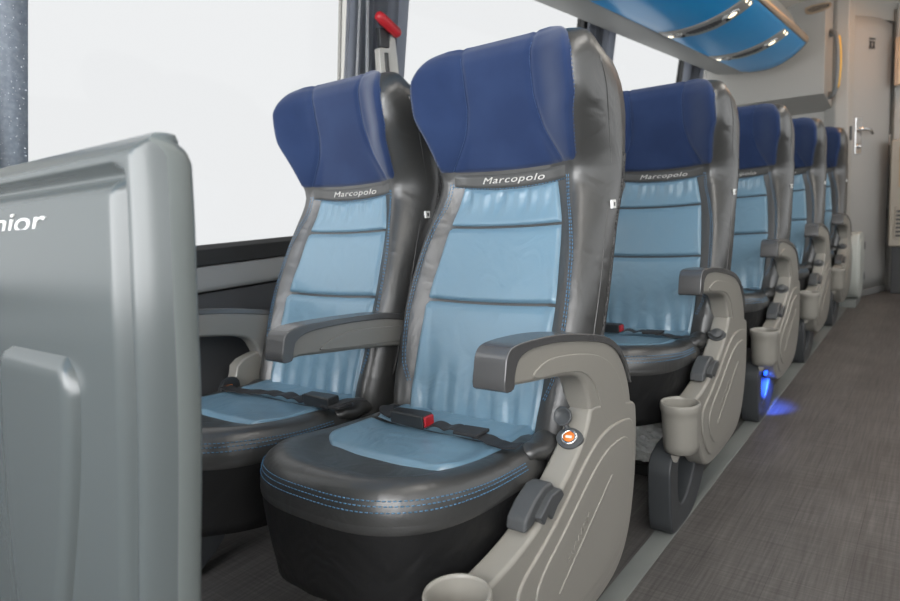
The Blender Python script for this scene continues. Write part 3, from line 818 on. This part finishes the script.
# ------------------------------------------------------------------ luggage rack
def rack():
    r = empty('luggage_rack', (-1.0, 2.0, 1.6))
    tag(r, 'overhead luggage rack with glossy blue underside and reading lights above the seats', 'luggage rack')
    ox, oy, oz = 1.0, -2.0, -1.6
    Y0 = -1.2
    # plan of the rear end: the aisle corner is rounded off
    def yend(x): return 5.0-.20*max((x+1.12)/.365, 0)**2.2 if x > -1.12 else 5.0
    bot = [(-1.185, 1.672), (-1.12, 1.660), (-1.04, 1.657), (-.96, 1.666), (-.88, 1.688), (-.80, 1.724), (-.755, 1.752)]
    def S(x):
        return pchip(bot)(x)
    nx, ny = 28, 60
    def f(a, b, up=0):
        x = -1.185+(.43)*a; y = Y0+(yend(x)-Y0)*b
        return (x+ox, y+oy, S(x)+up+oz)
    V1, F1 = grid(nx, ny, lambda a, b: f(a, b)); V2, F2 = grid(nx, ny, lambda a, b: f(a, b, .02))
    k = len(V1); w = nx+1
    edge = list(range(w))+[j*w+nx for j in range(1, ny+1)]+[ny*w+i for i in range(nx-1, -1, -1)]+[j*w for j in range(ny-1, 0, -1)]
    F = F1+[tuple(i+k for i in q) for q in F2]+[(edge[i], edge[(i+1) % len(edge)], edge[(i+1) % len(edge)]+k, edge[i]+k) for i in range(len(edge))]
    obj('blue_panel', V1+V2, F, M['rackblue'], r)
    # beam on the window side
    beam = [(-1.375, 1.705), (-1.365, 1.690), (-1.20, 1.668), (-1.183, 1.672), (-1.183, 1.70), (-1.37, 1.80)]
    slab('side_beam', [(x+ox, z+oz) for x, z in beam], Y0+oy, 5.08+oy, M['rack'], r, .004, 2, 'y')
    # aisle rail: follows the rounded end
    path = [(-.752, y) for y in np.linspace(Y0, 4.78, 12)]+[(x, yend(x)+.006) for x in np.linspace(-.755, -1.185, 22)]
    prof = [(0, .0), (.007, .003), (.012, .012), (.013, .030), (.008, .042), (-.004, .045), (-.005, .02), (-.004, .006)]
    R = []
    for i, (x, y) in enumerate(path):
        a = Vector(path[max(i-1, 0)]); b = Vector(path[min(i+1, len(path)-1)]); t = (b-a).normalized(); nn = Vector((t.y, -t.x))
        k = sst(-1.19, -.86, x)
        R.append([(x+nn.x*p+ox, y+nn.y*p+oy, S(max(x, -1.185))+q*(.25+.75*k)-.002+oz) for p, q in prof])
    obj('edge_rail', *rings(R), M['rail'], r)
    # bin body above
    body = [(-1.37, 1.72), (-1.18, 1.70), (-.775, 1.77), (-.785, 1.83), (-.84, 1.95), (-1.375, 1.96)]
    def bodyring(y, e): return [(x+ox, y+oy, z+oz) for x, z in body]
    R = [[(x+ox, Y0+oy, z+oz) for x, z in body], [(x+ox, 4.70+oy, z+oz) for x, z in body], [(min(x, -.90)+ox, 4.85+oy, z+oz) for x, z in body], [(min(x, -1.15)+ox, 4.95+oy, z+oz) for x, z in body]]
    obj('rack_body', *rings(R), M['rack'], r, True, .01, 2)
    # service units
    for k, yu in enumerate((2.44, 3.40, 4.26)):
        hwid = .13 if k == 0 else .095
        def fu(a, b, d=0):
            x = -1.18+.415*a; ww = hwid*(.80+.2*math.sin(PI*a))
            y = yu+ww*(2*b-1); e = min(a*.415, (1-a)*.415, (1-abs(2*b-1))*ww); t = min(e/.012, 1)
            return (x+ox, y+oy, S(x)+.003-.010*math.sqrt(max(1-(1-t)**2, 0))+oz+d)
        un = obj('service_unit', *grid(40, 14, fu), M['unit'], r)
        def low(x, y): return S(x)-.008
        def disc(name, x, y, rad, th, m, sc=1.05, parent=un):
            return obj(name, *rings([[(x+ox+math.cos(t)*rr*sc, y+oy+math.sin(t)*rr, S(x+math.cos(t)*rr*sc)-.006-h+oz) for t in [2*PI*q/24 for q in range(24)]] for rr, h in ((rad, -.004), (rad, th*.7), (rad*.85, th), (rad*.1, th*1.05))]), m, parent)
        for lx in (-1.135, -.845):
            disc('lamp_bezel', lx, yu, (.030 if lx > -1 else .022) if k else .036, .006, M['chrome'])
            disc('reading_light', lx, yu, (.019 if lx > -1 else .013) if k else .022, .009, M['lamp'])
        # speaker grille with slots
        gx0, gx1 = -1.06, -.89
        def fg(a, b):
            x = gx0+(gx1-gx0)*a; y = yu+.040*(2*b-1)*math.sqrt(max(1-(2*a-1)**4, .02))
            return (x+ox, y+oy, S(x)-.0098+.003*abs(2*b-1)**3+.0012*math.sin(a*60)+oz)
        obj('speaker_grille', *grid(60, 8, fg), M['grille'], un)
        for lx in (-1.085, -.87):
            disc('call_button', lx, yu+.026, .010, .010, M['dark'], 1.1)
            disc('air_nozzle', lx, yu-.024, .014, .011, M['rack'], 1.1)
        if k == 0:
            for dy in (-.045, .03): disc('exit_switch', -1.14, yu+dy-.05, .016, .012, M['red'], 1.3)
        # pair of small courtesy LEDs near the rail
        for dy in (-.032, .032): disc('courtesy_led', -.775, yu+dy, .0055, .007, M['lamp'], 1.0)
    return r
rack()

# ------------------------------------------------------------------ ceiling and rear end
struct(slab('ceiling', [(-1.47, 1.96), (-1.2, 2.06), (-.8, 2.13), (-.3, 2.16), (.4, 2.16), (1.0, 2.06), (1.0, 2.22), (-1.47, 2.22)], -1.2, 6.3, M['ceil'], None, .004, 1, 'y'))
# wall behind the last row
struct(box('wall_back', (-1.72, YE-.02, 0), (-.62, YE+.04, 2.18), M['endwall'], None, .004))
# hatbox like projection with chamfered base
hb = obj('wall_back_box', *(lambda x0, x1, y0, y1, z0, z1: rings([
    [(x0, y1, z0-.0), (x1+.02, y1, z0-.0), (x1+.02, y1+.0, z0+.001), (x0, y1, z0+.001)],
    [(x0, y0, z0+.10), (x1, y0, z0+.10), (x1+.02, y1-.03, z0+.10), (x0, y1, z0+.10)],
    [(x0, y0, z1), (x1, y0, z1), (x1+.02, y1-.03, z1), (x0, y1, z1)]]))(-1.70, -.72, 5.30, 5.605, 1.385, 2.14), M['endwall'], None, True, .012, 3)
struct(hb)
struct(box('wall_right', (1.0, -1.2, 0), (1.06, 6.2, .80), M['wallgrey'], None, .004))
struct(box('wall_right_top', (1.0, -1.2, 1.80), (1.06, 6.2, 2.18), M['ledge'], None, .004))
M['glass2'] = M['glass'].copy(); M['glass2'].name = 'right_window_glass'
M['glass2'].node_tree.nodes['Transparent BSDF'].inputs['Color'].default_value = (.62, .625, .625, 1)
struct(box('window_6', (1.02, -1.2, .80), (1.03, 6.2, 1.80), M['glass2'], None, 0))
struct(box('wall_front', (-1.72, -1.26, 0), (1.06, -1.2, .85), M['wallgrey'], None, .004))
# toilet door: angled plane from wall_back to the rear
A = Vector((-.60, 5.56, 0)); B = Vector((-.355, 6.12, 0)); dr = (B-A).normalized(); nrm = Vector((dr.y, -dr.x, 0))
L = (B-A).length
dm = Matrix(((dr.x, nrm.x, 0, A.x), (dr.y, nrm.y, 0, A.y), (0, 0, 1, 0), (0, 0, 0, 1)))   # local x along door, local y towards aisle
D = empty('door_1'); D.matrix_world = dm; struct(D)
# slightly bowed leaf with arched head
def leaf(a, b, off=0):
    x = .03+(L-.05)*a; zt = 2.02-.05*max((a-.45)/.55, 0)**2-.08*max((a-.88)/.12, 0)**2
    bow = .018*math.sin(PI*a)-.05*max((a-.86)/.14, 0)**2
    return (x, bow+off, .05+(zt-.05)*b)
V1, F1 = grid(30, 20, lambda a, b: leaf(a, b)); V2, F2 = grid(30, 20, lambda a, b: leaf(a, b, -.03))
k = len(V1); w = 31; edge = list(range(w))+[j*w+30 for j in range(1, 21)]+[20*w+i for i in range(29, -1, -1)]+[j*w for j in range(19, 0, -1)]
obj('door_leaf', V1+V2, F1+[tuple(i+k for i in q) for q in F2]+[(edge[i], edge[(i+1) % len(edge)], edge[(i+1) % len(edge)]+k, edge[i]+k) for i in range(len(edge))], M['door'], D)
slab('door_sill', [(0, -.03), (L-.02, -.03), (L-.08, .012), (L*.5, .035), (0, .02)], 0, .05, M['ledge'], D, .006, 2, 'z')
hp = box('handle_plate', (.075, .004, 1.06), (.155, .014, 1.32), M['chrome'], D, .004)
tube('door_lever', [(.10, .012, 1.235), (.10, .040, 1.235), (.115, .052, 1.235), (.19, .055, 1.228), (.225, .05, 1.20)], [.012, .011, .011, .010, .008], M['chrome'], hp, 10)
lathe('lock_knob', [(.016, 0), (.016, .012), (.012, .02), (0, .022)], (.115, .012, 1.115), M['chrome'], hp, 16, 'y')
for zz in (.45, 1.16):
    box('door_hinge', (.006, .008, zz), (.022, .020, zz+.10), M['lever'], D, .003)
box('edge_hinge', (L-.035, -.02, .55), (L-.015, -.0, .64), M['dark'], D, .003)
box('edge_latch', (L-.045, -.015, 1.12), (L-.025, -.0, 1.20), M['white'], D, .003)
# lavatory pictogram
pg = box('pictogram', (.205, .0185, 1.865), (.285, .0200, 1.877), M['dark'], D, .0005, 1)
for q in (.225, .265):
    slab('pictogram_figure', [(q-.018, 1.80), (q-.010, 1.835), (q-.018, 1.855), (q+.018, 1.855), (q+.010, 1.835), (q+.018, 1.80), (q+.006, 1.80), (q, 1.822), (q-.006, 1.80)], .0185, .0200, M['dark'], pg, .0004, 1, 'y')
# wall above and jamb of the door
struct(slab('trim_10', [(-.75, 5.585), (-.68, 5.53), (-.60, 5.535), (-.575, 5.60), (-.60, 5.66), (-.75, 5.66)], 0, 2.16, M['endwall'], None, .012, 3, 'z'))
W2 = empty('wall_back_right'); W2.matrix_world = dm; struct(W2)
box('lintel', (0, -.04, 2.02), (L+.05, .0, 2.18), M['endwall'], W2, .004)
box('backing', (0, -.10, 0), (L+.25, -.06, 2.18), M['dark'], W2, .002)
struct(box('wall_back_side', (-.40, 6.12, 0), (1.0, 6.22, 2.18), M['endwall'], None, .004))
struct(slab('trim_11', [(-.385, 6.10), (-.355, 6.04), (-.31, 6.04), (-.29, 6.10)], 0, 2.1, M['endwall'], None, .01, 3, 'z'))
# recessed grille in the upper wall
DX = .105; DZ = .045
gv = slab('wall_vent', chaikin([(x+DX, z+DZ) for x, z in [(-.945, 2.035), (-.79, 2.035), (-.785, 2.005), (-.82, 1.985), (-.93, 1.975), (-.95, 2.0)]], 1), 5.285, 5.302, M['brown'], None, .003, 2, 'y')
tag(gv, 'brown recessed vent high on the rear wall, left above the grab handle', 'vent')
slab('vent_opening', chaikin([(x+DX, z+DZ) for x, z in [(-.932, 2.022), (-.80, 2.022), (-.80, 2.006), (-.83, 1.994), (-.925, 1.988)]], 1), 5.278, 5.290, M['dark'], gv, .002, 2, 'y')
for q in range(3): box('vent_slat', (-.925+DX, 5.274, 1.994+.009*q+DZ), (-.81+DX, 5.280, 1.997+.009*q+DZ), M['brown'], gv, .001, 1)
# grab handle
gh = empty('grab_handle', (-.69, 5.42, 1.69)); tag(gh, 'curved grey grab handle with yellow strip, mounted on the rear wall left of the door', 'handle')
gp = smooth_poly([(-.012, .02, .22), (.018, -.018, .20), (.038, -.050, .13), (.046, -.062, 0), (.038, -.050, -.13), (.018, -.018, -.20), (-.012, .02, -.22)], 6, False)
tube('bar', gp, .017, M['ledge'], gh, 14)
gy = [(p[0]+.013, p[1]-.0035, p[2]) for p in gp[9:28]]
tube('yellow_strip', gy, .0085, M['yellow'], gh, 10)
for s in (-1, 1): lathe('mount', [(.026, 0), (.026, .012), (.02, .018), (0, .018)], (-.010, .012, s*.21), M['ledge'], gh, 18, 'y').rotation_euler = (PI, 0, 0) if False else (0, 0, 0)
# cabinet with grille right of the door
cb = empty('rear_cabinet', (-.036, 5.90, 0)); tag(cb, 'beige cabinet with slatted vent at the far right edge beside the door', 'cabinet')
box('cabinet_body', (-.322, -.05, .36), (.35, .10, 1.15), M['beige'], cb, .015, 3)
box('cabinet_base', (-.30, -.0, .0), (.35, .10, .36), M['dark'], cb, .005)
pn = box('inset_panel', (-.268, -.056, .80), (-.08, -.048, 1.10), M['brown'], cb, .004)
vt = box('vent_frame', (-.285, -.058, .42), (-.10, -.048, .66), M['beige'], cb, .004)
for q in range(7): box('vent_slot', (-.275, -.061, .438+.030*q), (-.12, -.056, .452+.030*q), M['dark'], vt, .001, 1)
bp = empty('wall_panel', (-.275, 5.97, 1.7)); tag(bp, 'brown upright panel on the rear wall at the far right edge, above the cabinet', 'panel')
box('panel_frame', (-.082, -.03, -.16), (.12, .02, .18), M['brown'], bp, .006, 2)
box('panel_face', (-.058, -.036, -.155), (.115, -.026, .175), mat('panel_tan', (.55, .42, .28), .3), bp, .004, 2)
# pale cabinet behind the last seat
pc = empty('low_cabinet', (-.535, 5.33, 0)); tag(pc, 'pale grey low plastic cabinet between the farthest seat and the rear door', 'cabinet')
slab('cabinet_body', chaikin([(-.14, .045), (.22, .045), (.22, .44), (.19, .50), (-.02, .52), (-.14, .50)], 2), -.12, .055, M['bin'], pc, .012, 3)
box('cabinet_base', (-.11, -.13, 0), (.045, .21, .05), M['trim'], pc, .005)
slab('cabinet_door', chaikin([(-.10, .09), (.18, .09), (.18, .40), (.15, .45), (-.02, .465), (-.10, .44)], 2), .050, .060, M['bin'], pc, .004, 2)
for zz in (.38, .16): box('latch', (.056, .165, zz), (.066, .195, zz+.05), M['dark'], pc, .003)

# ------------------------------------------------------------------ small things
# clear plastic bag stuffed under the second row seat
def bag():
    from mathutils import noise
    def f(a, b):
        th = 2*PI*a; v = PI*(b*.98+.01)
        n = Vector((math.sin(v)*math.cos(th), math.sin(v)*math.sin(th), math.cos(v)))
        k = .92+.30*noise.noise(n*1.7+Vector((3, 1, 7)))+.22*abs(noise.noise(n*4.1))+.10*noise.noise(n*9)
        return (-.725+.125*n.x*k, 1.965+.085*n.y*k, max(.104+.072*n.z*k, .038))
    o = obj('plastic_bag', *grid(56, 36, f, True), M['bag'], None, False)
    return tag(o, 'crumpled clear plastic bag lying under the second row aisle seat', 'bag')
bag()
fb = box('floor_duct', (-1.62, 1.90, 0.0), (-.615, 2.08, .035), M['gasket'], None, .004); tag(fb, 'black low floor bar under the second row seats, beneath the plastic bag', 'bar')
# blue floor light at the third pedestal
fl = box('floor_light', (-.538, 2.60, .175), (-.528, 2.63, .19), M['led'], None, .003, 2)
tag(fl, 'small blue glowing light on the third row pedestal by the aisle', 'light')
lg = bpy.data.lights.new('blue_spot', 'SPOT'); lg.energy = 9; lg.color = (.03, .12, 1); lg.spot_size = math.radians(80); lg.spot_blend = .8; lg.shadow_soft_size = .01
lo = bpy.data.objects.new('blue_spot', lg); COL.objects.link(lo); lo.location = (-.530, 2.70, .16); lo.rotation_euler = (math.radians(20), math.radians(12), 0)

# ------------------------------------------------------------------ light
wd = bpy.data.worlds.new('overcast_sky'); SC.world = wd; wd.use_nodes = True
bg = wd.node_tree.nodes['Background']; bg.inputs['Color'].default_value = (.985, .99, 1.0, 1); bg.inputs['Strength'].default_value = 4.0
# sky strength raised ahead of the bus (towards -Y) to add frontal light
wn = wd.node_tree; wt = wn.nodes.new('ShaderNodeTexCoord'); ws = wn.nodes.new('ShaderNodeSeparateXYZ'); wm = wn.nodes.new('ShaderNodeMapRange')
wm.interpolation_type = 'SMOOTHSTEP'
wm.inputs['From Min'].default_value = -.15; wm.inputs['From Max'].default_value = -.7
wm.inputs['To Min'].default_value = 4.0; wm.inputs['To Max'].default_value = 9.5
wn.links.new(wt.outputs['Generated'], ws.inputs[0]); wn.links.new(ws.outputs['Y'], wm.inputs['Value']); wn.links.new(wm.outputs['Result'], bg.inputs['Strength'])

def lamp(name, loc, sx, sy, power, col, label):
    h = empty(name, loc); tag(h, label, 'ceiling light', 'aisle ceiling lights')
    box('diffuser', (-sx/2, -sy/2, -.012), (sx/2, sy/2, 0), mat(name+'_glow', (1, 1, 1), .5, emis=col, estr=power), h, .003, 1)
    box('housing', (-sx/2-.015, -sy/2-.015, -.004), (sx/2+.015, sy/2+.015, .02), M['rack'], h, .003, 1)
lamp('unseen_ceiling_light', (.05, 1.2, 2.15), .22, 1.6, 9.0, (1, .96, .9), 'long unseen fill light added over the aisle near the front, above the frame')  # added out of view to brighten the near seats and aisle
lamp('unseen_ceiling_light', (.05, 3.6, 2.15), .22, 1.6, 9.0, (1, .92, .82), 'long unseen fill light added over the aisle at the middle rows, above the frame')  # second added fill, lifts the rows further back
lamp('unseen_ceiling_light', (-.2, 5.3, 2.15), .14, .5, 20.0, (1, .50, .22), 'warm ceiling light over the rear door, above the frame')

# ------------------------------------------------------------------ camera (solved from the photo's vanishing points)
cx, cy = 450, 300.5
a = np.array((951, 170.))-(cx, cy); b = np.array((-396, 261.))-(cx, cy)
f = math.sqrt(-(a@b))
yv = np.append(a, f); yv /= np.linalg.norm(yv); xv = -np.append(b, f); xv /= np.linalg.norm(xv); zv = np.cross(xv, yv)
R = np.array([xv, yv, zv])          # rows: world axes in camera (right, down, forward)
right, down, fwd = R[:, 0], R[:, 1], R[:, 2]
cam = bpy.data.cameras.new('camera'); co = bpy.data.objects.new('camera', cam); COL.objects.link(co)
m = Matrix(((right[0], -down[0], -fwd[0], 0), (right[1], -down[1], -fwd[1], 0), (right[2], -down[2], -fwd[2], .9), (0, 0, 0, 1)))
co.matrix_world = m
cam.sensor_width = 36; cam.lens = f/900*36; cam.clip_start = .02
cam.dof.use_dof = True; cam.dof.focus_distance = 1.25; cam.dof.aperture_fstop = 4.5
SC.camera = co
SC.view_settings.view_transform = 'Standard'; SC.view_settings.look = 'None'; SC.view_settings.gamma = 1; SC.view_settings.exposure = 0
SC.view_settings.use_curve_mapping = False
